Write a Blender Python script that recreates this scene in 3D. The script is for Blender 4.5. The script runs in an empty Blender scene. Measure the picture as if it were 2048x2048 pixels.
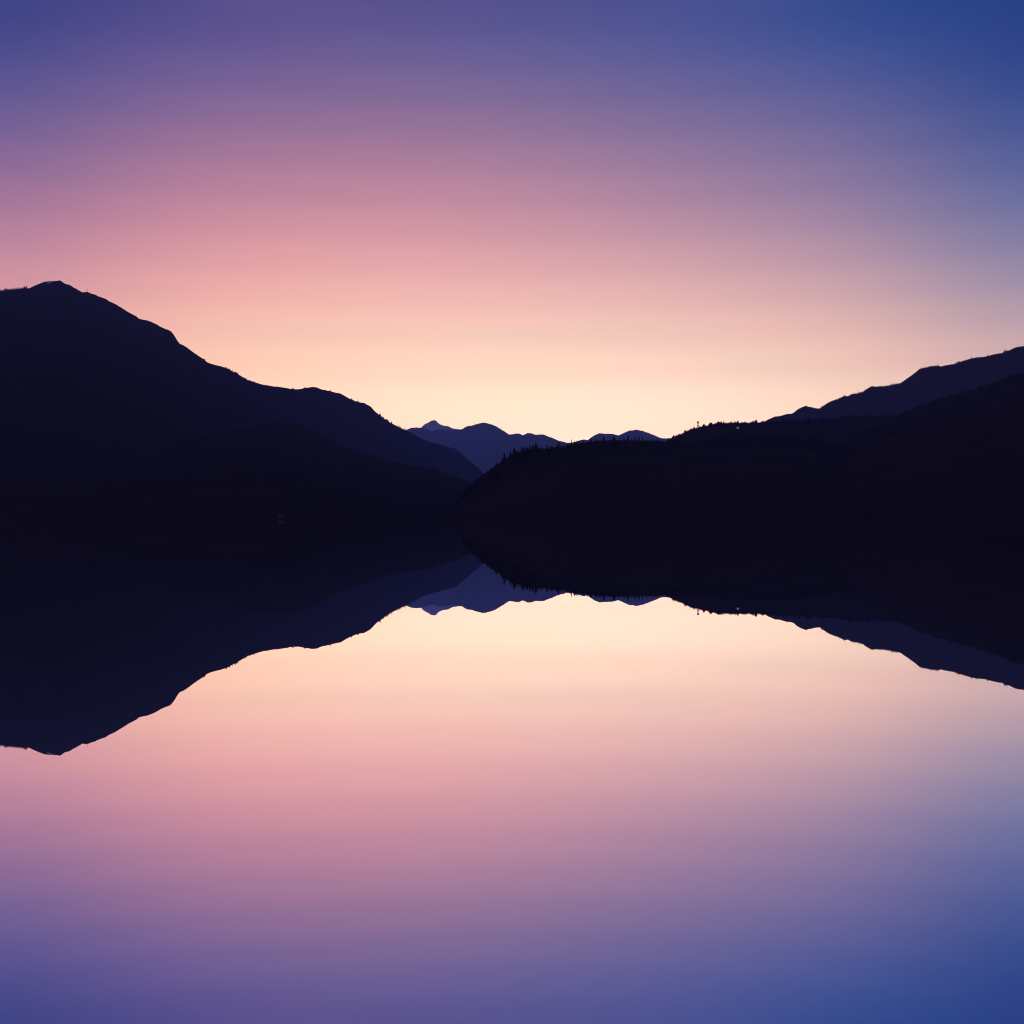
import bpy, bmesh, math, random
import numpy as np

sc = bpy.context.scene
COL = sc.collection
rnd = random.Random(7)

# ------------------------------------------------------------------ camera numbers
F, CX, HY, CAM_Z = 2048.0, 1024.0, 1035.5, 1.0     # focal length in photo pixels, centre column, horizon row, eye height


def tan_x(px):
    return (px - CX) / F


def tan_z(py):
    return (HY - py) / F


def at(px, py, dist):
    """A point in the world: along column px, at row py, dist metres out over the lake."""
    return (tan_x(px) * dist, dist, CAM_Z + tan_z(py) * dist)


# ------------------------------------------------------------------ helpers
def tag(o, label=None, cat=None, group=None, kind=None):
    for k, v in (('label', label), ('category', cat), ('group', group), ('kind', kind)):
        if v:
            o[k] = v
    return o


def obj(name, me, mat=None, parent=None):
    o = bpy.data.objects.new(name, me)
    COL.objects.link(o)
    if mat and me is not None and not me.materials:
        me.materials.append(mat)
    if parent:
        o.parent = parent
    return o


def mesh(name, vs, fs, smooth=False):
    me = bpy.data.meshes.new(name)
    me.from_pydata([tuple(map(float, v)) for v in vs], [], [tuple(map(int, f)) for f in fs])
    me.update()
    if smooth:
        me.polygons.foreach_set('use_smooth', [True] * len(me.polygons))
    return me


class MB:
    def __init__(self):
        self.v, self.f = [], []

    def box(self, x0, x1, y0, y1, z0, z1):
        b = len(self.v)
        self.v += [(x0, y0, z0), (x1, y0, z0), (x1, y1, z0), (x0, y1, z0), (x0, y0, z1), (x1, y0, z1), (x1, y1, z1), (x0, y1, z1)]
        self.f += [tuple(b + i for i in q) for q in ((0, 3, 2, 1), (4, 5, 6, 7), (0, 1, 5, 4), (1, 2, 6, 5), (2, 3, 7, 6), (3, 0, 4, 7))]

    def lathe(self, prof, n=14):
        """prof: [(radius, z)] from the bottom up, closed with caps."""
        b = len(self.v)
        for r, z in prof:
            for k in range(n):
                a = 2 * math.pi * k / n
                self.v.append((r * math.cos(a), r * math.sin(a), z))
        for j in range(len(prof) - 1):
            for k in range(n):
                k2 = (k + 1) % n
                self.f.append((b + j * n + k, b + j * n + k2, b + (j + 1) * n + k2, b + (j + 1) * n + k))
        self.f.append(tuple(b + k for k in reversed(range(n))))
        self.f.append(tuple(b + (len(prof) - 1) * n + k for k in range(n)))

    def build(self, name):
        return mesh(name, self.v, self.f)


# ------------------------------------------------------------------ materials
def mat(name):
    m = bpy.data.materials.new(name)
    m.use_nodes = True
    nt = m.node_tree
    return m, nt, nt.nodes['Principled BSDF']


def noisy(name, c1, c2, scale, rough=0.9, detail=6, bump=0.0):
    m, nt, p = mat(name)
    tc = nt.nodes.new('ShaderNodeTexCoord')
    nz = nt.nodes.new('ShaderNodeTexNoise')
    nz.inputs['Scale'].default_value = scale
    nz.inputs['Detail'].default_value = detail
    nt.links.new(tc.outputs['Object'], nz.inputs['Vector'])
    rp = nt.nodes.new('ShaderNodeValToRGB')
    rp.color_ramp.elements[0].position = 0.35
    rp.color_ramp.elements[1].position = 0.65
    rp.color_ramp.elements[0].color = (*c1, 1)
    rp.color_ramp.elements[1].color = (*c2, 1)
    nt.links.new(nz.outputs['Fac'], rp.inputs['Fac'])
    nt.links.new(rp.outputs['Color'], p.inputs['Base Color'])
    p.inputs['Roughness'].default_value = rough
    p.inputs['Specular IOR Level'].default_value = 0.0
    if bump:
        b = nt.nodes.new('ShaderNodeBump')
        b.inputs['Strength'].default_value = 0.6
        b.inputs['Distance'].default_value = bump
        nt.links.new(nz.outputs['Fac'], b.inputs['Height'])
        nt.links.new(b.outputs['Normal'], p.inputs['Normal'])
    return m


M_SLOPE = noisy('wooded_slope', (0.029, 0.017, 0.012), (0.036, 0.021, 0.016), 0.012)
M_ROCK = noisy('high_rock_with_snow', (0.05, 0.045, 0.05), (0.62, 0.60, 0.64), 0.0022)
M_NEEDLE = noisy('conifer_needles', (0.024, 0.018, 0.011), (0.038, 0.028, 0.018), 0.8)
M_BARK = noisy('bark', (0.05, 0.04, 0.03), (0.10, 0.08, 0.06), 2.0)
M_SNOW = noisy('old_snow', (0.78, 0.80, 0.84), (0.88, 0.89, 0.92), 0.2, rough=0.6)
M_CONC = noisy('weathered_concrete', (0.10, 0.10, 0.10), (0.17, 0.16, 0.16), 0.7)
M_STEEL = noisy('grey_steel', (0.35, 0.34, 0.36), (0.45, 0.44, 0.46), 1.0, rough=0.5)
M_PALE = noisy('pale_boards', (0.62, 0.60, 0.58), (0.80, 0.79, 0.78), 1.5, rough=0.7)
M_TIN = noisy('pale_tin_roof', (0.14, 0.13, 0.12), (0.20, 0.18, 0.17), 0.8, rough=0.5)
M_DARKWOOD = noisy('dark_timber', (0.04, 0.03, 0.025), (0.08, 0.06, 0.05), 1.5)
M_GLOW, _nt, _p = mat('glowing_front')
_p.inputs['Base Color'].default_value = (0.6, 0.6, 0.6, 1)
_p.inputs['Emission Color'].default_value = (0.95, 0.92, 1.0, 1)
_p.inputs['Emission Strength'].default_value = 0.28  # weak glow added so the pale hut front reads bright

M_LAKE, _nt, _p = mat('still_water')
_p.inputs['Base Color'].default_value = (0.985, 0.985, 0.985, 1)
_p.inputs['Metallic'].default_value = 1.0
_p.inputs['Roughness'].default_value = 0.0

# ------------------------------------------------------------------ ridges
def interp(pts, x):
    return np.interp(x, [p[0] for p in pts], [p[1] for p in pts])


def fnoise(x, seed, octs):
    r = np.random.RandomState(seed)
    out = np.zeros_like(x)
    for wl, amp in octs:
        n = int(5200 / wl) + 6
        k = r.uniform(-1, 1, n)
        t = (x + 1200) / wl
        i = np.clip(np.floor(t).astype(int), 0, n - 2)
        f = t - i
        f = f * f * (3 - 2 * f)
        out += amp * (k[i] * (1 - f) + k[i + 1] * f)
    return out


class Ridge:
    """A mountain: its crest stands at its own distance in each direction, its front falls to the lake shore, its back falls away."""

    def __init__(self, name, crest, dist, foot, material, step=3.0, rows=26, rough=(), seed=1, back=0.35, power=1.0, relief=0.022, kind='structure'):
        self.crest, self.dist, self.foot, self.rough, self.seed = crest, dist, foot, rough, seed
        self.power, self.relief = power, relief
        self.sm_x = np.arange(crest[0][0] - 300, crest[-1][0] + 301, 3.0)
        raw = interp(crest, self.sm_x)
        self.sm = []
        for sig in (12, 40, 90):                       # the slope below forgets the small notches of the crest
            k = np.exp(-.5 * (np.arange(-3 * sig, 3 * sig + 1, 3) / sig) ** 2)
            pad = len(k) // 2
            self.sm.append(np.convolve(np.pad(raw, pad, mode='edge'), k / k.sum(), mode='valid'))
        k = np.exp(-.5 * (np.arange(-240, 241, 3) / 80) ** 2)
        self.dsm = np.convolve(np.pad(interp(dist, self.sm_x), 80, mode='edge'), k / k.sum(), mode='valid')
        self.fsm = np.convolve(np.pad(interp(foot, self.sm_x), 80, mode='edge'), k / k.sum(), mode='valid')
        x0, x1 = crest[0][0], crest[-1][0]
        xs = np.unique(np.concatenate([np.arange(x0, x1 + step, step), [p[0] for p in crest]]))
        xs = xs[(xs >= x0) & (xs <= x1)]
        self.rows = rows
        vs, n = [], len(xs)
        rows_s = [-1.0, -0.55, -0.22, -0.07] + list(np.linspace(0, 1, rows) ** 1.3)
        D, Fd, Y = self.D(xs), np.interp(xs, self.sm_x, self.fsm), self.Y(xs)
        zc = CAM_Z + (HY - Y) / F * D
        for s in rows_s:
            if s < 0:
                d = D * (1 - s * back)
                z = zc * (1 + s) ** 1.0 - (3.0 if s <= -1 else 0)
            else:
                d, z = self.front(xs, s, D, Fd, zc)
            for k in range(n):
                vs.append(((xs[k] - CX) / F * d[k], d[k], z[k]))
        fs = []
        for j in range(len(rows_s) - 1):
            for k in range(n - 1):
                a = j * n + k
                fs.append((a, a + n, a + n + 1, a + 1))
        me = mesh(name, vs, fs, smooth=True)
        self.o = obj(name, me, material)
        tag(self.o, kind=kind)

    def D(self, x):
        return np.interp(x, self.sm_x, self.dsm)

    def Y(self, x):
        x = np.asarray(x, float)
        return interp(self.crest, x) + (fnoise(x, self.seed, self.rough) if self.rough else 0)

    def front(self, xs, s, D, Fd, zc):
        d = D + (Fd - D) * s
        if s > 0:
            w = [min(1, s / .03), min(1, s / .12), min(1, s / .3)]
            for wi, sm in zip(w, self.sm):
                zs = CAM_Z + (HY - np.interp(xs, self.sm_x, sm)) / F * D
                zc = zc * (1 - wi) + np.minimum(zs, zc * (1 + .25 * s)) * wi
        env = min(1.0, s * 2.2) * min(1.0, (1 - s) * 3)
        nz = fnoise(xs + 37 * s * 9, self.seed + 50 + int(s * 7), ((190, 1), (70, .5), (24, .25))) if s > 0 else 0
        z = zc * (1 - s) ** self.power * (1 - self.relief * env * (1 + 0.8 * nz)) - (3.0 if s >= 1 else 0)
        return d, z

    def ground(self, px, s=0.0):
        """A point on the slope under column px."""
        xs = np.array([float(px)])
        D, Fd, Y = self.D(xs), np.interp(xs, self.sm_x, self.fsm), self.Y(xs)
        zc = CAM_Z + (HY - Y) / F * D
        d, z = self.front(xs, s, D, Fd, zc)
        return (tan_x(px) * d[0], d[0], z[0])


LEFT = [(-700, 690), (-500, 640), (-300, 612), (-140, 592), (0, 582.5), (12, 580.5), (24, 579), (40, 577.5), (56, 576.7), (60, 575), (79, 567), (88, 563.6), (95.6, 562.4), (102, 561.6),
        (113, 561.4), (120, 560.6), (129, 567), (138, 569.4), (147, 574.8), (156, 579.5), (164, 584), (172, 583.5), (183, 587), (191, 589),
        (194, 591), (210, 597), (218.6, 602.6), (233.5, 609.6), (251, 620), (259.6, 625.7), (273, 633), (278, 637.4), (293, 640), (308, 646.3),
        (323, 653.8), (335, 659), (343, 663.5), (348, 670.4), (355, 681.6), (360, 688), (366.4, 690), (380, 699.5), (392.5, 708.4), (410, 719.8),
        (412, 723.3), (427, 728.4), (444.7, 733.4), (452, 735), (462, 741), (480, 751), (495, 759.6), (509.5, 764.5), (519, 767.8), (543, 772), (566.7, 775),
        (585.7, 778), (597.6, 778.6), (609.5, 776.4), (623.8, 773.8), (634.5, 775.2), (640.5, 778), (660.7, 782.4), (681, 787), (691.7, 792.9),
        (701, 799), (716.7, 804), (728.6, 806.2), (740.5, 812.6), (751, 823.8), (764, 834), (781, 846.3), (795, 852.7), (813, 861),
        (828, 869), (842, 877), (863, 885), (894, 893), (912.5, 898), (929, 912.5), (945, 927), (956, 935), (966, 945), (985, 962), (1010, 985), (1060, 1020), (1100, 1034)]
left_mountain = Ridge('mountain', LEFT, [(-700, 3300), (120, 3700), (340, 3900), (520, 4200), (660, 4900), (800, 5800), (1100, 6400)],
                      [(-700, 1000), (120, 1000), (340, 1300), (520, 1750), (660, 2700), (800, 3900), (1100, 4700)], M_SLOPE,
                      rough=((9, .5), (4, .3)), seed=3)

FOOT = [(-700, 960), (-200, 945), (0, 930), (250, 905), (420, 872), (500, 853), (543, 846), (590, 847), (619, 855), (650, 874), (691, 895), (731, 906), (771, 920), (811, 928.6), (838, 932.5),
        (867, 937), (883.5, 943.5), (915, 952), (929, 960), (946, 970.5), (975, 990), (1010, 1010), (1050, 1030), (1075, 1034)]
foothill = Ridge('hill', FOOT, [(-700, 1400), (0, 1500), (300, 1800), (543, 2300), (800, 2400), (1075, 2300)],
                 [(-700, 800), (540, 850), (800, 1100), (1075, 1700)], M_SLOPE, rough=((14, .8), (5, .5)), seed=11)

PEAK = [(760, 880), (800, 866), (830, 858.5), (842, 855.5), (847, 849.7), (852, 846.8), (858, 844.3), (861.6, 841.2), (866, 841), (869, 840), (872.5, 841.4), (876, 845.7), (881, 849), (887, 851),
        (893, 851.5), (897, 852.6), (902, 855.5), (909, 857.3), (919, 858.6), (935, 862), (980, 872), (1060, 890)]
far_peak = Ridge('mountain', PEAK, [(760, 21500), (1060, 21500)], [(760, 19500), (1060, 19500)], M_ROCK, step=1.5, rows=14,
                 rough=((5, .3),), seed=21, back=0.06)

FARR = [(740, 885), (780, 870), (813, 859.7), (822, 856), (832, 854.6), (842, 855.5), (852, 857.5), (863, 861.8), (874, 859.6), (890, 859.5), (908, 861), (918, 859.6), (924.7, 857.7), (930.5, 853.7), (935.6, 852),
        (943.5, 851.2), (956, 847.3), (966, 845), (973.5, 845.8), (991, 851.4), (1005.6, 860.7), (1018, 869), (1029, 867.4), (1038, 866.8), (1045, 870.8),
        (1049.6, 868.5), (1055, 866), (1064, 866.6), (1070, 869), (1081.5, 868.9), (1088, 869), (1095, 872), (1105, 876), (1119, 881.6),
        (1132.7, 885.3), (1138, 885.6), (1150, 884), (1158.6, 881), (1167, 878.7), (1174.7, 880.4), (1182, 874.8), (1191, 869), (1198, 866.5), (1209.5, 867.3),
        (1224.4, 867.6), (1237, 870.4), (1242, 868.8), (1249, 865.5), (1259, 861), (1265, 860.9), (1273, 859), (1279, 861), (1288, 862.4), (1297.7, 866),
        (1310, 871), (1319, 874.8), (1326, 876.3), (1340, 876.6), (1380, 880), (1440, 888), (1520, 900)]
far_range = Ridge('mountain', FARR, [(740, 18000), (966, 17500), (1130, 18000), (1520, 17500)], [(740, 13500), (1520, 13500)], M_SLOPE, step=2.0, rows=18,
                  rough=((6, .4), (3, .2)), seed=31, back=0.1)

RBACK = [(1400, 900), (1480, 865), (1526, 844.5), (1538.4, 837.5), (1550, 833), (1558, 832.8), (1568, 830), (1575, 827.8), (1582.6, 827), (1587.7, 825), (1594, 819.5), (1603, 815),
         (1613.7, 811), (1615, 813), (1624.6, 815), (1633, 817), (1640, 816.8), (1645, 813.5), (1653.6, 807), (1663.7, 801.4), (1671, 799.4), (1678, 797.8),
         (1688, 791.4), (1695.6, 792), (1701.4, 788.8), (1710, 787), (1715, 787.4), (1717.4, 785), (1726, 783.6), (1729, 780.6), (1739, 774.2), (1744, 771.6),
         (1752, 773.2), (1769.5, 772.6), (1780, 771.4), (1787, 769), (1800, 766.4), (1811.7, 758.4), (1826, 748.4), (1839, 738.2), (1846, 736), (1856, 734),
         (1863.5, 732.4), (1870.7, 732.6), (1876.5, 730.4), (1882, 733), (1892, 730.4), (1909.6, 727.5), (1918, 724.4), (1924, 722.6), (1932.6, 719.9), (1942.7, 717.6),
         (1952.8, 715), (1974, 713), (1986, 709.5), (1997, 706.8), (2004.6, 706), (2010, 702.4), (2017.5, 701), (2029, 695.8), (2037.7, 693), (2048, 691.8),
         (2120, 672), (2250, 640), (2400, 625), (2700, 600)]
right_back = Ridge('mountain', RBACK, [(1400, 5600), (1620, 5200), (2048, 4100), (2700, 3500)], [(1400, 4000), (1620, 3700), (2048, 2800), (2700, 2400)], M_SLOPE,
                   rough=((7, .5), (3, .25)), seed=41)

MID = [(1290, 905), (1320, 890), (1340, 877.5), (1346, 874), (1353.6, 871.5), (1361, 870.5), (1373, 863.5), (1381, 860.5), (1389.7, 857.8), (1396, 856.5), (1406, 853.5), (1413.7, 853.5), (1420, 851.5), (1437, 848.6),
       (1455, 848), (1470, 847.6), (1488, 846.6), (1500, 847), (1515, 846), (1530, 846.4), (1545, 845), (1563, 843), (1600, 841.5), (1645, 839.5), (1680, 836),
       (1706, 833.5), (1732, 833), (1780, 832), (1850, 826), (1950, 815), (2100, 795), (2700, 760)]
mid_hill = Ridge('hill', MID, [(1290, 2050), (1400, 2050), (1560, 2000), (2700, 1950)], [(1290, 1650), (1560, 1600), (2700, 1500)], M_SLOPE,
                 rough=((6, .6), (3, .4)), seed=51, back=0.12)

RNEAR = [(1480, 1042), (1540, 1002), (1610, 940), (1690, 880), (1740, 856), (1772, 845), (1790, 836), (1812, 823), (1835, 813), (1850, 808), (1880, 797), (1915, 789), (1950, 779), (1980, 769), (2010, 756), (2048, 745), (2120, 725), (2300, 690), (2700, 640)]
right_near = Ridge('hill', RNEAR, [(1480, 1500), (1800, 1650), (2048, 1550), (2700, 1300)], [(1480, 700), (2700, 550)], M_SLOPE,
                   rough=((11, 1.0), (4, .6)), seed=61, back=0.2)

SPUR = [(890, 1035), (915, 1003), (930, 987), (943, 973.5), (952.8, 961), (962, 952), (973, 944), (983.5, 938.5), (991.5, 931), (998, 928), (1004, 922), (1012, 918), (1019, 914), (1028, 908), (1040, 905),
        (1055, 900), (1070, 897.5), (1080, 897.5), (1101, 896.8), (1122, 895.5), (1138, 892.5), (1150, 889.5), (1175, 884.5), (1190, 882.5), (1207, 881), (1230, 880.8), (1260, 880.6), (1295, 881.2), (1330, 883.5),
        (1380, 884), (1450, 878), (1540, 872), (1640, 880), (1760, 915), (1900, 960), (2050, 1000), (2200, 1034)]
spur = Ridge('hill', SPUR, [(890, 1250), (1010, 1200), (1150, 1350), (1330, 1550), (1600, 1500), (2200, 1350)], [(890, 1100), (1010, 900), (1150, 800), (1600, 720), (2200, 640)], M_SLOPE,
             rough=((6, .8), (3, .4)), seed=71, back=0.2)

# snow on the shoulder of the left summit, two thin tongues lying just proud of the slope
def snow_tongue(pts, width):
    vs, fs = [], []
    for i, (px, drop) in enumerate(pts):
        for e in (0, 1):
            dd = drop + (width[i] if e else 0)
            d = float(left_mountain.D(px)) - 6.0 - dd * 9.0
            y = float(left_mountain.Y(px)) + dd
            vs.append(at(px, y, d))
        b = 2 * i
        if i:
            fs.append((b - 2, b, b + 1, b - 1))
    n = len(vs)                                        # give it a real thickness
    vs += [(v[0], v[1] + 25, v[2] - 6) for v in vs]
    fs2 = [tuple(reversed([n + k for k in f])) for f in fs]
    rim = [2 * i for i in range(n // 2)] + [2 * i + 1 for i in reversed(range(n // 2))]
    fs3 = [(rim[i], rim[(i + 1) % n], n + rim[(i + 1) % n], n + rim[i]) for i in range(n)]
    return mesh('snow', vs, fs + fs2 + fs3)


sn = obj('snow_patch', snow_tongue([(94.6, 3.6), (97.5, 1.7), (101, .9), (105, .1), (109, -.15)], [1.0, 1.8, 1.7, 1.4, .7]), M_SNOW)
tag(sn, 'small pale snow patch just left of the highest summit on the big mountain', 'snow')

# ------------------------------------------------------------------ lake and haze
lk = mesh('lake', [(-15000, -2800, 0), (15000, -2800, 0), (15000, 23900, 0), (-15000, 23900, 0)], [(0, 1, 2, 3)])
tag(obj('lake_water', lk, M_LAKE), kind='structure')

hb = MB()
hb.box(-15100, 15100, -2900, 24000, -5.5, 2120)
hm = bpy.data.materials.new('thin_evening_haze')
hm.use_nodes = True
nt = hm.node_tree
for n_ in list(nt.nodes):
    if n_.type != 'OUTPUT_MATERIAL':
        nt.nodes.remove(n_)
pv = nt.nodes.new('ShaderNodeVolumePrincipled')
HAZE_COLOR, HAZE_DENSITY = (0.37, 0.52, 1.0), 4.2e-5
pv.inputs['Color'].default_value = (*HAZE_COLOR, 1)
pv.inputs['Density'].default_value = HAZE_DENSITY
pv.inputs['Anisotropy'].default_value = 0.0
nt.links.new(pv.outputs['Volume'], [n_ for n_ in nt.nodes if n_.type == 'OUTPUT_MATERIAL'][0].inputs['Volume'])
tag(obj('haze', hb.build('haze'), hm), kind='stuff')

# ------------------------------------------------------------------ conifers
def crown_mesh(h, w, seed, tiers=9, bare=0.08):
    """Layered boughs: each tier a ragged skirt of drooping branch tips."""
    r = random.Random(seed)
    vs, fs = [], []
    lean = r.uniform(-.03, .03) * h
    for t in range(tiers):
        f0 = t / tiers
        zb = h * (bare + (1 - bare) * f0 * 0.97)
        zt = h * min(1.0, bare + (1 - bare) * (f0 + 1.75 / tiers))
        rad = w * .5 * (1 - f0) ** 0.85 * r.uniform(.82, 1.12) + .012 * h
        n = 11 if t < tiers - 3 else 7
        b = len(vs)
        vs.append((lean * f0, 0, zt))
        a0 = r.uniform(0, 6.28)
        for k in range(n):
            a = a0 + 2 * math.pi * (k + r.uniform(-.25, .25)) / n
            q = rad * (r.uniform(.85, 1.2) if k % 2 else r.uniform(.45, .7))
            vs.append((lean * f0 + q * math.cos(a), q * math.sin(a), zb + (h * .012 if k % 2 else h * .05) * r.uniform(.4, 1.4)))
        for k in range(n):
            fs.append((b, b + 1 + k, b + 1 + (k + 1) % n))
    return mesh('crown', vs, fs)


def trunk_mesh(h, r0):
    m = MB()
    m.lathe([(r0 * 1.25, -h * .05), (r0, h * .03), (r0 * .6, h * .5), (r0 * .12, h * .96)], 7)
    return m.build('trunk')


def tree_mesh(h, w, seed):
    """Crown and trunk in one, for trees only a few pixels high."""
    a, b = crown_mesh(h, w, seed, tiers=6), trunk_mesh(h, h * .018)
    bm = bmesh.new()
    bm.from_mesh(a)
    bm.from_mesh(b)
    me = bpy.data.meshes.new('conifer')
    bm.to_mesh(me)
    bm.free()
    me.materials.append(M_NEEDLE)
    return me


CROWNS = {k: crown_mesh(1.0, w, 100 + i) for i, (k, w) in enumerate((('slim', .40), ('slim2', .44), ('mid', .54), ('mid2', .60), ('broad', .80), ('broad2', .92)))}
for me_ in CROWNS.values():
    me_.materials.append(M_NEEDLE)
TRUNK = trunk_mesh(1.0, .022)
TRUNK.materials.append(M_BARK)
SMALL = [tree_mesh(1.0, w, 200 + i) for i, w in enumerate((.72, .86, .98, 1.15, .80, 1.3))]


def tall_tree(ridge, px, tip_y, shape, label, group, s=0.03):
    g = ridge.ground(px, s)
    tip = CAM_Z + tan_z(tip_y) * g[1]
    h = max(3.0, tip - g[2] + 0.4)
    r = obj('conifer', None)
    r.location = (g[0], g[1], tip - h)
    r.rotation_euler = (0, 0, rnd.uniform(0, 6.28))
    r.scale = (h, h, h)
    tag(r, label, 'tree', group)
    obj('crown', CROWNS[shape], None, r)
    obj('trunk', TRUNK, None, r)
    return r


def small_tree(ridge, px, h_px, label, group, s=0.004, wide=1.0):
    """h_px: how far the tip stands above the crest line, in photo pixels."""
    g = ridge.ground(px, s)
    tip = CAM_Z + tan_z(float(ridge.Y(px)) - h_px) * g[1]
    z0 = g[2] - .25 * (h_px / F * g[1])
    h = tip - z0
    o = obj('conifer', rnd.choice(SMALL))
    o.location = (g[0], g[1], z0)
    o.rotation_euler = (0, 0, rnd.uniform(0, 6.28))
    o.scale = (h * wide, h * wide, h)
    tag(o, label, 'tree', group)
    return o


G1 = 'conifers along the crest of the dark wooded spur'
L1 = 'one of the lesser dark conifers crowding the crest of the near wooded spur'
for px, ty, sh, lab in (
    (956, 955.5, 'mid', None), (964, 947, 'mid2', None),
    (975.5, 938, 'mid', 'small pointed conifer low on the steep end of the spur'),
    (983.5, 934, 'broad', None),
    (992.6, 922.3, 'mid2', 'pointed conifer halfway up the steep end of the spur'),
    (998.5, 924, 'mid', None), (1003.5, 916, 'mid', None),
    (1009, 903.6, 'mid2', 'tall spire-shaped conifer standing free at the shoulder of the steep end'),
    (1014.5, 912, 'broad', None), (1021, 901.5, 'mid2', None),
    (1028.5, 894.4, 'broad', 'broad high conifer just above the tall free-standing spire'),
    (1033, 901, 'mid', None), (1037, 898, 'slim2', None),
    (1044, 892, 'mid2', None), (1048.5, 892.5, 'mid2', None), (1054, 893, 'broad', None),
    (1060, 889, 'mid2', None), (1065.5, 888, 'mid2', None),
    (1072, 885.4, 'broad', 'broad conifer at the end of the clump before the open gap'),
    (1076.5, 890.5, 'mid', None),
    (1094, 886.6, 'mid', 'lone narrow conifer standing in the open gap of the spur crest'),
    (1103, 891.6, 'mid', None),
    (1117, 882.2, 'mid2', 'tall conifer under the dip in the far skyline'),
    (1121, 889.5, 'mid', None), (1128, 889, 'mid', None), (1135, 888.5, 'mid2', None),
    (1143, 878.4, 'slim2', 'thin conifer whose tip first breaks the bright sky at the dip'),
    (1139.5, 886, 'broad', None), (1148.6, 880, 'mid', None), (1154, 879.4, 'mid', None), (1160, 882, 'broad', None), (1167, 881, 'mid2', None),
    (1175, 880.5, 'mid', None), (1182, 878.5, 'mid', None),
    (1191, 875.6, 'mid', None), (1197, 878, 'broad', None),
    (1207.6, 871.6, 'broad2', 'wide bushy conifer below the flat far hilltop'),
    (1216, 878.5, 'broad', None),
    (1228, 871, 'broad2', 'wide pointed conifer below the far saddle between two hilltops'),
    (1236, 876.5, 'mid', None), (1241, 876.5, 'mid2', None),
    (1248, 872, 'slim2', None),
    (1256, 869.8, 'mid2', 'highest conifer of the row below the rounded far hilltop'),
    (1263, 877, 'broad', None),
    (1269, 873, 'mid2', None), (1277.8, 872, 'mid', None), (1285, 873, 'mid2', None), (1293, 876.2, 'mid', None),
    (1302, 878, 'broad', None), (1311, 878.5, 'broad', None), (1321, 879.5, 'broad', None), (1332, 880.5, 'broad', None),
):
    tall_tree(spur, px, ty, sh, lab or L1, G1)

G2 = 'trees along the crest of the rounded hill'
L2 = 'one of the small dark trees bristling along the rounded hilltop against the sky'
x = 1345.0
while x < 1527:
    tip = np.interp(x, [1345, 1364, 1373.4, 1381, 1389.7, 1396, 1406.4, 1413.7, 1420, 1437, 1455, 1470, 1488, 1494.8, 1498, 1515, 1517, 1522, 1527],
                    [873, 865, 860, 857.3, 855, 855, 849.2, 852.5, 848, 845, 844.4, 844, 842, 847.5, 843, 841.4, 845, 841.4, 843])
    base = float(mid_hill.Y(x))
    if not 1393 < x < 1399:
        small_tree(mid_hill, x, max(3.0, base - tip + rnd.uniform(-2.2, 3.2)), L2, G2, wide=rnd.uniform(1.0, 1.5))
    x += rnd.uniform(1.7, 3.3)
G3 = 'trees on the hill crest under the blue ridge'
L3 = 'one of the dim trees on the hill crest below the dark blue ridge'
x = 1532.0
while x < 1790:
    small_tree(mid_hill, x, rnd.choice((3.2, 4.2, 5.2, 6.6)) * rnd.uniform(.8, 1.15), L3, G3, wide=rnd.uniform(.8, 1.3))
    x += rnd.uniform(4, 8.5)
G4 = 'trees on the crest of the darkest slope'
L4 = 'one of the black trees roughening the crest of the darkest slope at the side'
x = 1796.0
while x < 2075:
    small_tree(right_near, x, rnd.choice((2.5, 4, 5.5)) * rnd.uniform(.8, 1.2), L4, G4, wide=rnd.uniform(.8, 1.25))
    x += rnd.uniform(5, 9.5)
G5 = 'tiny trees on the skyline of the dark blue ridge'
L5 = 'one of the tiny trees on the skyline of the dark blue ridge'
for x in (1640, 1644, 1671, 1675, 1679, 1688, 1701, 1704, 1708, 1712, 1718, 1721, 1725, 1730, 1757, 1762, 1766, 1770, 1773, 1777, 1780, 1783, 1787, 1791, 1795,
          1841, 1845, 1851, 1856, 1860, 1866, 1871, 1876, 1912, 1916, 1920, 1925, 1929, 1933, 1938, 1943, 1953, 1975, 2007, 2010, 2014):
    small_tree(right_back, x + rnd.uniform(-.5, .5), rnd.uniform(1.8, 3.8) + (1.6 if x in (1783, 1787, 2010) else 0), L5, G5, wide=rnd.uniform(.7, 1.2))
G6 = 'trees on the crest behind the snowy summit'
L6 = 'one of the short trees fringing the level crest beside the snowy summit'
for x in (-30, -22, -14, -6, 1, 5, 9, 12.5, 17, 21, 24.5, 28, 31, 35, 39, 42, 46, 49, 53):
    small_tree(left_mountain, x, rnd.uniform(2.6, 5.2), L6, G6, wide=rnd.uniform(.9, 1.4))
G7 = 'small trees on the falling skyline of the big mountain'
L7 = 'one of the small trees on the falling skyline of the big mountain'
for x in (410, 453, 459, 464, 470, 475, 488, 493, 500, 508, 514, 586, 610, 660, 702, 716, 760, 766, 774, 778, 782, 789):
    small_tree(left_mountain, x + rnd.uniform(-.7, .7), rnd.uniform(2.0, 3.6), L7, G7, wide=rnd.uniform(.8, 1.5))
G8 = 'thin bare trees at the low end of the mountain skyline'
L8 = 'one of the thin upright trees where the big mountain meets the bright sky'
for x in (761, 775, 783.5, 795, 797.5, 799.5, 801.5, 804, 807, 809.5, 811.5):
    small_tree(left_mountain, x, rnd.uniform(3.2, 5.6), L8, G8, wide=rnd.uniform(.45, .7))

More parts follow.
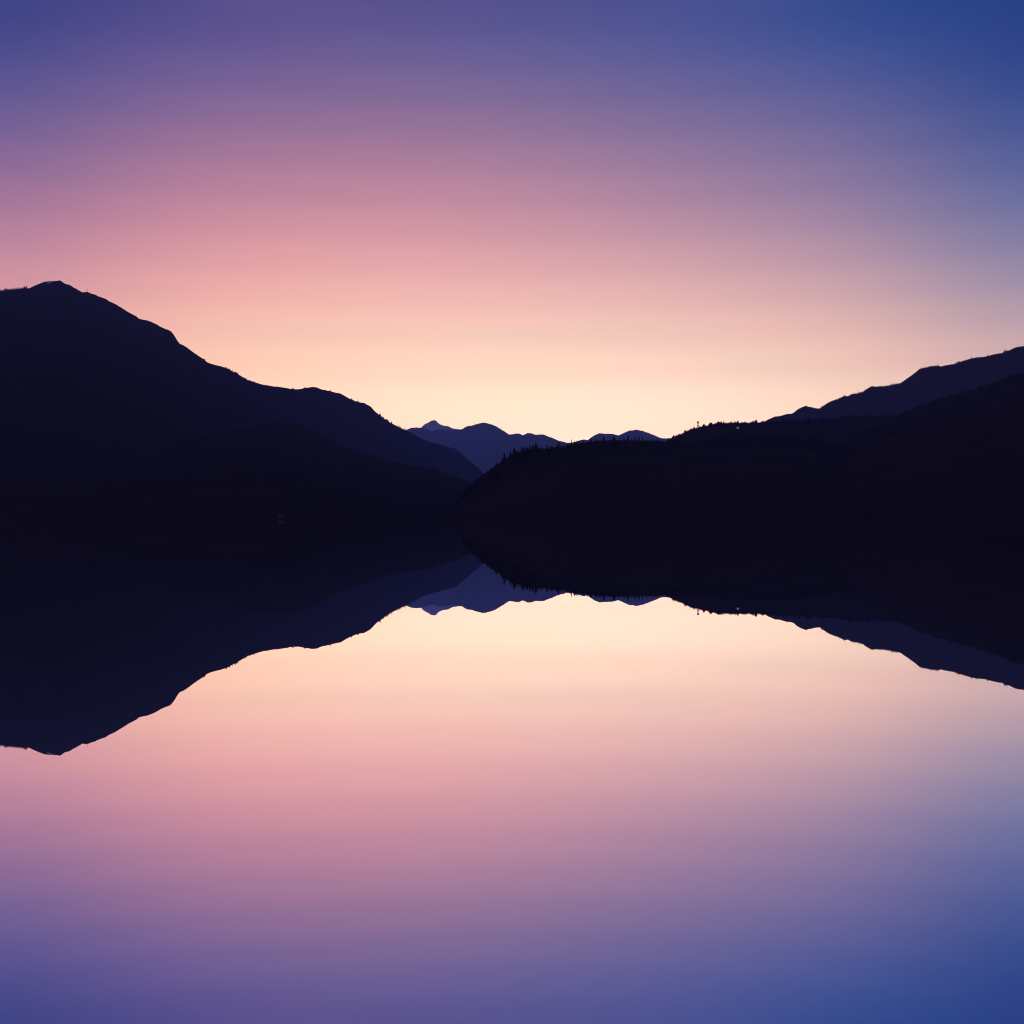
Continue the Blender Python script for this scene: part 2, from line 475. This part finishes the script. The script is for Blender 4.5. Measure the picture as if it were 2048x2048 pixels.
# the woods on the nearer slopes: one uncountable mass
def woods(name, ridge, x0, x1, n, hmin, hmax, s0, s1, seed):
    r = random.Random(seed)
    vs, fs = [], []
    for _ in range(n):
        px = r.uniform(x0, x1)
        s = s0 + (s1 - s0) * r.random()
        g = ridge.ground(px, s)
        h = r.uniform(hmin, hmax)
        w = h * r.uniform(.16, .27)
        a0 = r.uniform(0, 6.28)
        for zb, zt, k in ((.06, .62, 1.0), (.38, 1.0, .62)):
            b = len(vs)
            vs.append((g[0], g[1], g[2] + h * zt))
            for q in range(5):
                a = a0 + q * 2 * math.pi / 5
                ww = w * k * r.uniform(.75, 1.2)
                vs.append((g[0] + ww * math.cos(a), g[1] + ww * math.sin(a), g[2] + h * zb))
            for q in range(5):
                fs.append((b, b + 1 + q, b + 1 + (q + 1) % 5))
    o = obj(name, mesh(name, vs, fs), M_NEEDLE)
    tag(o, kind='stuff')
    return o


woods('forest', spur, 925, 1900, 1500, 5, 8, .03, .22, 1)
woods('forest', mid_hill, 1335, 1900, 1100, 3, 4.5, .02, .3, 2)
woods('forest', right_near, 1560, 2300, 900, 3, 5, .02, .3, 3)

# ------------------------------------------------------------------ things on the hills
# slim tower with two bulges on the rounded hill
g = mid_hill.ground(1396, 0.0)
tw = obj('lookout_tower', None)
tw.location = (g[0], g[1], g[2] - 1)
tag(tw, 'slim dark tower with a round head rising over the trees of the rounded hill', 'tower')
px_m = 1.2 * g[1] / F
m = MB()
m.lathe([(1.5 * px_m * .75, 0), (1.3 * px_m * .75, 3 * px_m), (.75 * px_m, 6.4 * px_m), (.5 * px_m, 8.3 * px_m)], 12)
obj('shaft', m.build('shaft'), M_CONC, tw)
m = MB()
m.lathe([(1.0 * px_m, 3.4 * px_m), (1.45 * px_m, 3.9 * px_m), (1.45 * px_m, 5.2 * px_m), (.9 * px_m, 5.8 * px_m)], 16)
obj('gallery', m.build('gallery'), M_CONC, tw)
m = MB()
m.lathe([(.7 * px_m, 8.1 * px_m), (1.6 * px_m, 8.9 * px_m), (1.85 * px_m, 9.9 * px_m), (1.6 * px_m, 11.0 * px_m), (.8 * px_m, 11.8 * px_m), (.2 * px_m, 12.2 * px_m)], 18)
obj('cabin', m.build('cabin'), M_CONC, tw)

# thin mast on the left shoulder
g = left_mountain.ground(174.5, 0.0)
ms = obj('summit_mast', None)
ms.location = (g[0], g[1], g[2] - .6)
tag(ms, 'thin grey mast standing on the mountain shoulder just below the summit', 'mast')
m = MB()
m.lathe([(.62, 0), (.5, 6), (.36, 13.2)], 8)
obj('pole', m.build('pole'), M_STEEL, ms)
m = MB()
m.box(-1.0, 1.0, -.15, .15, 9.6, 10.1)
obj('crossbar', m.build('crossbar'), M_STEEL, ms)


def hut(name, loc, w, dpt, h, roof_h, label, wall_m, roof_m, lit, rot=0.0):
    r = obj(name, None)
    r.location = loc
    r.rotation_euler = (0, 0, rot)
    tag(r, label, 'hut')
    m = MB()
    m.box(-w / 2, w / 2, -dpt / 2, dpt / 2, -1.5, h)
    obj('wall', m.build('wall'), wall_m, r)
    e = .5
    vs = [(-w / 2 - e, -dpt / 2 - e, h + .02), (w / 2 + e, -dpt / 2 - e, h + .02), (w / 2 + e, dpt / 2 + e, h + .02), (-w / 2 - e, dpt / 2 + e, h + .02), (-w / 2 - e, 0, h + roof_h), (w / 2 + e, 0, h + roof_h)]
    obj('roof', mesh('roof', vs, [(0, 1, 5, 4), (2, 3, 4, 5), (1, 2, 5), (3, 0, 4), (3, 2, 1, 0)]), roof_m, r)
    m = MB()
    m.box(-w * .42, w * .42, -dpt / 2 - .06, -dpt / 2 - .005, h * .15, h * .92)
    obj('front_panel', m.build('front_panel'), M_GLOW if lit else M_DARKWOOD, r)  # front panel: added glow on the hill hut, plain timber otherwise
    return r


g = mid_hill.ground(1475.5, 0.05)
d = g[1] - 14
hut('hill_hut', (tan_x(1475.5) * d, d, CAM_Z + tan_z(856.2) * d), 4.4, 3.5, 1.7, .9,
    'small hut with a pale front with added glow among the trees of the rounded hill', M_PALE, M_DARKWOOD, True)
d = 840.0
hut('lakeside_hut', (tan_x(561.5) * d, d, CAM_Z + tan_z(1033.2) * d), 3.4, 2.4, .5, .6,
    'low hut with a pale roof at the foot of the dark slope by the water', M_DARKWOOD, M_TIN, False, 0.25)

# ------------------------------------------------------------------ sky
# Dusk sky by direction: for each bearing a run of colours over elevation, blended smoothly between bearings.
# rows: bearings from -32 to 32 degrees; columns: tan(elevation) 0.03 to 0.50; linear radiance
SKYGRID = [[[2.3706, 2.1407, 1.2642], [2.757, 1.632, 0.9834], [2.2459, 1.1212, 0.7451], [1.6728, 0.7754, 0.5826], [1.2525, 0.5622, 0.4932], [0.9598, 0.4139, 0.4425], [0.7086, 0.3006, 0.4002], [0.497, 0.2204, 0.3621], [0.323, 0.162, 0.3358], [0.1946, 0.1215, 0.3265], [0.1141, 0.0917, 0.2992], [0.0607, 0.0643, 0.271], [0.0278, 0.0427, 0.2305], [0.0273, 0.0418, 0.2259], [0.0267, 0.041, 0.2214]], [[2.3706, 2.1407, 1.2642], [2.757, 1.632, 0.9834], [2.2459, 1.1212, 0.7451], [1.6728, 0.7754, 0.5826], [1.2525, 0.5622, 0.4932], [0.9598, 0.4139, 0.4425], [0.7086, 0.3006, 0.4002], [0.497, 0.2204, 0.3621], [0.323, 0.162, 0.3358], [0.1946, 0.1215, 0.3265], [0.1141, 0.0917, 0.2992], [0.0607, 0.0643, 0.271], [0.0278, 0.0427, 0.2305], [0.0273, 0.0418, 0.2259], [0.0267, 0.041, 0.2214]], [[3.933, 1.9505, 1.1947], [2.6939, 1.8272, 1.0652], [2.1812, 1.5162, 0.8641], [1.6835, 1.1012, 0.6707], [1.5984, 0.8607, 0.5665], [1.3181, 0.642, 0.4844], [1.0895, 0.4854, 0.4352], [0.8529, 0.3532, 0.3899], [0.6445, 0.2723, 0.3635], [0.479, 0.213, 0.3364], [0.317, 0.1599, 0.3276], [0.2096, 0.1242, 0.3216], [0.1372, 0.0923, 0.3071], [0.0814, 0.0608, 0.2585], [0.0798, 0.0596, 0.2534]], [[4.1261, 2.064, 1.3867], [3.065, 1.9877, 1.278], [2.8285, 1.7032, 1.0589], [2.2919, 1.2501, 0.7992], [1.5669, 0.9524, 0.6616], [1.4107, 0.7383, 0.5616], [1.1628, 0.5457, 0.4799], [0.955, 0.4188, 0.4258], [0.7398, 0.3122, 0.3782], [0.5481, 0.2401, 0.353], [0.4082, 0.1948, 0.3321], [0.2755, 0.1505, 0.3226], [0.1835, 0.1146, 0.3025], [0.1302, 0.0904, 0.2913], [0.1276, 0.0886, 0.2854]], [[3.8089, 2.1707, 1.5204], [3.3339, 2.1462, 1.45], [3.5017, 1.8988, 1.2357], [2.7051, 1.3737, 0.9098], [1.7372, 1.0374, 0.7193], [1.4303, 0.7963, 0.607], [1.212, 0.6044, 0.5164], [0.9912, 0.4513, 0.4429], [0.7748, 0.3403, 0.3942], [0.6072, 0.2728, 0.3657], [0.4308, 0.2081, 0.3354], [0.3012, 0.1661, 0.3218], [0.2122, 0.1349, 0.3182], [0.1393, 0.1009, 0.299], [0.089, 0.0697, 0.2634]], [[3.2317, 2.263, 1.602], [3.6606, 2.2704, 1.5789], [3.7159, 1.9777, 1.3156], [2.7433, 1.4424, 0.9854], [1.6572, 1.0881, 0.777], [1.4037, 0.8045, 0.6259], [1.1567, 0.6005, 0.5295], [0.9262, 0.45, 0.4572], [0.7368, 0.3454, 0.4072], [0.5571, 0.2687, 0.3743], [0.4117, 0.2165, 0.3521], [0.2862, 0.1708, 0.3339], [0.1853, 0.1319, 0.3183], [0.1225, 0.1024, 0.3055], [0.0949, 0.0836, 0.2746]], [[2.6271, 2.3061, 1.5975], [3.7449, 2.2609, 1.5587], [3.4634, 1.9583, 1.3323], [2.4464, 1.4054, 0.9605], [1.5486, 1.0229, 0.7386], [1.3155, 0.7783, 0.6219], [1.066, 0.5773, 0.5249], [0.8226, 0.4249, 0.4545], [0.62, 0.3187, 0.4071], [0.4699, 0.2539, 0.3732], [0.33, 0.1981, 0.3511], [0.2205, 0.1546, 0.3328], [0.151, 0.1256, 0.3246], [0.0959, 0.0981, 0.311], [0.0612, 0.0683, 0.2744]], [[2.6233, 2.2088, 1.4793], [3.2235, 2.1795, 1.4972], [2.7271, 1.8336, 1.2355], [1.6142, 1.2747, 0.9094], [1.4951, 0.938, 0.7079], [1.1742, 0.6902, 0.5787], [0.886, 0.504, 0.4977], [0.6777, 0.382, 0.4472], [0.4817, 0.2778, 0.3941], [0.3482, 0.2192, 0.3788], [0.2485, 0.1732, 0.3501], [0.1637, 0.1359, 0.3357], [0.101, 0.106, 0.3241], [0.0598, 0.0815, 0.306], [0.0586, 0.0799, 0.2999]], [[2.9235, 2.0258, 1.2701], [2.4171, 1.9902, 1.3167], [2.1596, 1.5853, 1.0535], [1.8203, 1.0981, 0.7685], [1.3796, 0.8125, 0.6135], [1.0195, 0.5895, 0.5215], [0.734, 0.4341, 0.4669], [0.4979, 0.3137, 0.4163], [0.3443, 0.2405, 0.3967], [0.2398, 0.1844, 0.3641], [0.1536, 0.1424, 0.3487], [0.0814, 0.1068, 0.3339], [0.0327, 0.0809, 0.3184], [0.0086, 0.0598, 0.2723], [0.0084, 0.0586, 0.2669]], [[2.6333, 1.7516, 1.0979], [2.4023, 1.5921, 1.1624], [1.7598, 1.1242, 0.8878], [1.1683, 0.7616, 0.6671], [0.7718, 0.5324, 0.5501], [0.4749, 0.377, 0.4887], [0.2781, 0.2679, 0.4443], [0.1596, 0.1911, 0.406], [0.0862, 0.1327, 0.361], [0.039, 0.0906, 0.3176], [0.0116, 0.0617, 0.2788], [0.002, 0.0428, 0.2457], [0.002, 0.0339, 0.2212], [0.002, 0.0332, 0.2168], [0.002, 0.0325, 0.2124]], [[2.6333, 1.7516, 1.0979], [2.4023, 1.5921, 1.1624], [1.7598, 1.1242, 0.8878], [1.1683, 0.7616, 0.6671], [0.7718, 0.5324, 0.5501], [0.4749, 0.377, 0.4887], [0.2781, 0.2679, 0.4443], [0.1596, 0.1911, 0.406], [0.0862, 0.1327, 0.361], [0.039, 0.0906, 0.3176], [0.0116, 0.0617, 0.2788], [0.002, 0.0428, 0.2457], [0.002, 0.0339, 0.2212], [0.002, 0.0332, 0.2168], [0.002, 0.0325, 0.2124]]]


def lin(c):
    c = np.asarray(c, float) / 255
    return np.where(c <= .04045, c / 12.92, ((c + .055) / 1.055) ** 2.4)


TMAX = 0.62                                             # tan(elevation) covered by the runs
AZ = np.radians(np.linspace(-32, 32, 11))
TZ = np.linspace(0.03, 0.50, 15)
SIG = np.radians(4.6)


w = bpy.data.worlds.new('World')
sc.world = w
w.use_nodes = True
nt = w.node_tree
nt.nodes.clear()
L = nt.links.new
tc = nt.nodes.new('ShaderNodeTexCoord')
sep = nt.nodes.new('ShaderNodeSeparateXYZ')
L(tc.outputs['Generated'], sep.inputs[0])


def math_node(op, a, b=None, clamp=False):
    n = nt.nodes.new('ShaderNodeMath')
    n.operation = op
    n.use_clamp = clamp
    for i, v in enumerate((a, b)):
        if v is None:
            continue
        if isinstance(v, (int, float)):
            n.inputs[i].default_value = v
        else:
            L(v, n.inputs[i])
    return n.outputs[0]


X, Y_, Z = sep.outputs
az = math_node('ARCTAN2', X, Y_)
hyp = math_node('SQRT', math_node('ADD', math_node('MULTIPLY', X, X), math_node('MULTIPLY', Y_, Y_)))
tel = math_node('DIVIDE', math_node('ABSOLUTE', Z), math_node('MAXIMUM', hyp, 0.05))
fac = math_node('DIVIDE', tel, TMAX, clamp=True)
azc = math_node('MAXIMUM', math_node('MINIMUM', az, math.radians(33)), math.radians(-33))


def ramp(stops, facin):
    r = nt.nodes.new('ShaderNodeValToRGB')
    cr = r.color_ramp
    cr.interpolation = 'CARDINAL'
    for i, (p, c) in enumerate(stops):
        e = cr.elements[i] if i < 2 else cr.elements.new(p)
        e.position = p
        e.color = (*[float(q) for q in c], 1)
    L(facin, r.inputs['Fac'])
    return r.outputs['Color']


def vec(op, a, b):
    n = nt.nodes.new('ShaderNodeVectorMath')
    n.operation = op
    L(a, n.inputs[0])
    if op == 'SCALE':
        L(b, n.inputs['Scale'])
    else:
        L(b, n.inputs[1])
    return n.outputs[0]


acc = wsum = None
for i, a in enumerate(AZ):
    stops = []
    for j, t in enumerate(TZ):
        c = np.array(SKYGRID[i][j])
        stops.append((t / TMAX, np.minimum(c / 8, 1)))      # ramps hold values up to 1: store an eighth
    stops.append((1.0, stops[-1][1] * np.array([.72, .9, .97])))
    colr = ramp(stops, fac)
    dlt = math_node('DIVIDE', math_node('SUBTRACT', azc, float(a)), SIG)
    wt = math_node('POWER', math.e, math_node('MULTIPLY', math_node('MULTIPLY', dlt, dlt), -0.5))
    cw = vec('SCALE', colr, wt)
    acc = cw if acc is None else vec('ADD', acc, cw)
    wsum = wt if wsum is None else math_node('ADD', wsum, wt)
front = vec('SCALE', acc, math_node('DIVIDE', 8.0, wsum))

rear = ramp([(0.0, lin((140, 104, 150))), (0.35, lin((112, 106, 168))), (1.0, lin((84, 96, 172)))], fac)
mixf = nt.nodes.new('ShaderNodeMapRange')
mixf.interpolation_type = 'SMOOTHSTEP'
mixf.inputs['From Min'].default_value = math.radians(36)
mixf.inputs['From Max'].default_value = math.radians(115)
L(math_node('ABSOLUTE', az), mixf.inputs['Value'])
mx = nt.nodes.new('ShaderNodeMix')
mx.data_type = 'RGBA'
L(mixf.outputs[0], mx.inputs[0])
L(front, mx.inputs[6])
L(rear, mx.inputs[7])
# and the zenith darkens to a deep blue
zen = nt.nodes.new('ShaderNodeMapRange')
zen.interpolation_type = 'SMOOTHSTEP'
zen.inputs['From Min'].default_value = 0.56
zen.inputs['From Max'].default_value = 1.6
L(tel, zen.inputs['Value'])
mz = nt.nodes.new('ShaderNodeMix')
mz.data_type = 'RGBA'
L(zen.outputs[0], mz.inputs[0])
L(mx.outputs[2], mz.inputs[6])
mz.inputs[7].default_value = (*[float(q) for q in lin((66, 86, 166))], 1)
bg = nt.nodes.new('ShaderNodeBackground')
L(mz.outputs[2], bg.inputs['Color'])
bg.inputs['Strength'].default_value = 1.0

SUN_EL, SUN_AZ = -1.5, 2.5                              # degrees; the sun has just set behind the far range
st = nt.nodes.new('ShaderNodeTexSky')
st.sky_type = 'NISHITA'
st.sun_disc = False
st.sun_elevation = math.radians(SUN_EL)
st.sun_rotation = math.radians(SUN_AZ)
bg2 = nt.nodes.new('ShaderNodeBackground')
bg2.inputs['Strength'].default_value = 0.05
L(st.outputs[0], bg2.inputs['Color'])
ad = nt.nodes.new('ShaderNodeAddShader')
L(bg.outputs[0], ad.inputs[0])
L(bg2.outputs[0], ad.inputs[1])
wo = nt.nodes.new('ShaderNodeOutputWorld')
L(ad.outputs[0], wo.inputs['Surface'])

# the sun lamp, below the skyline
sl = bpy.data.lights.new('sun', 'SUN')
sl.energy = 0.03
sl.angle = math.radians(0.5)
sl.color = (1.0, 0.86, 0.7)
so = bpy.data.objects.new('sun', sl)
COL.objects.link(so)
so.rotation_euler = (math.radians(90 - SUN_EL), 0, math.radians(180 - SUN_AZ))

# ------------------------------------------------------------------ camera and render settings
cam = bpy.data.cameras.new('camera')
cam.sensor_width = 36
cam.lens = 36
cam.shift_y = (HY - 1024) / 2048
cam.clip_start, cam.clip_end = 0.1, 80000
co = bpy.data.objects.new('camera', cam)
co.location = (0, 0, CAM_Z)
co.rotation_euler = (math.radians(90), 0, 0)
COL.objects.link(co)
sc.camera = co

sc.view_settings.view_transform = 'Standard'
sc.view_settings.look = 'None'
sc.view_settings.exposure = 0
sc.view_settings.gamma = 1
sc.view_settings.use_curve_mapping = False
sc.cycles.use_denoising = True
sc.cycles.filter_width = 1.1
sc.cycles.max_bounces = 6
sc.cycles.volume_bounces = 0
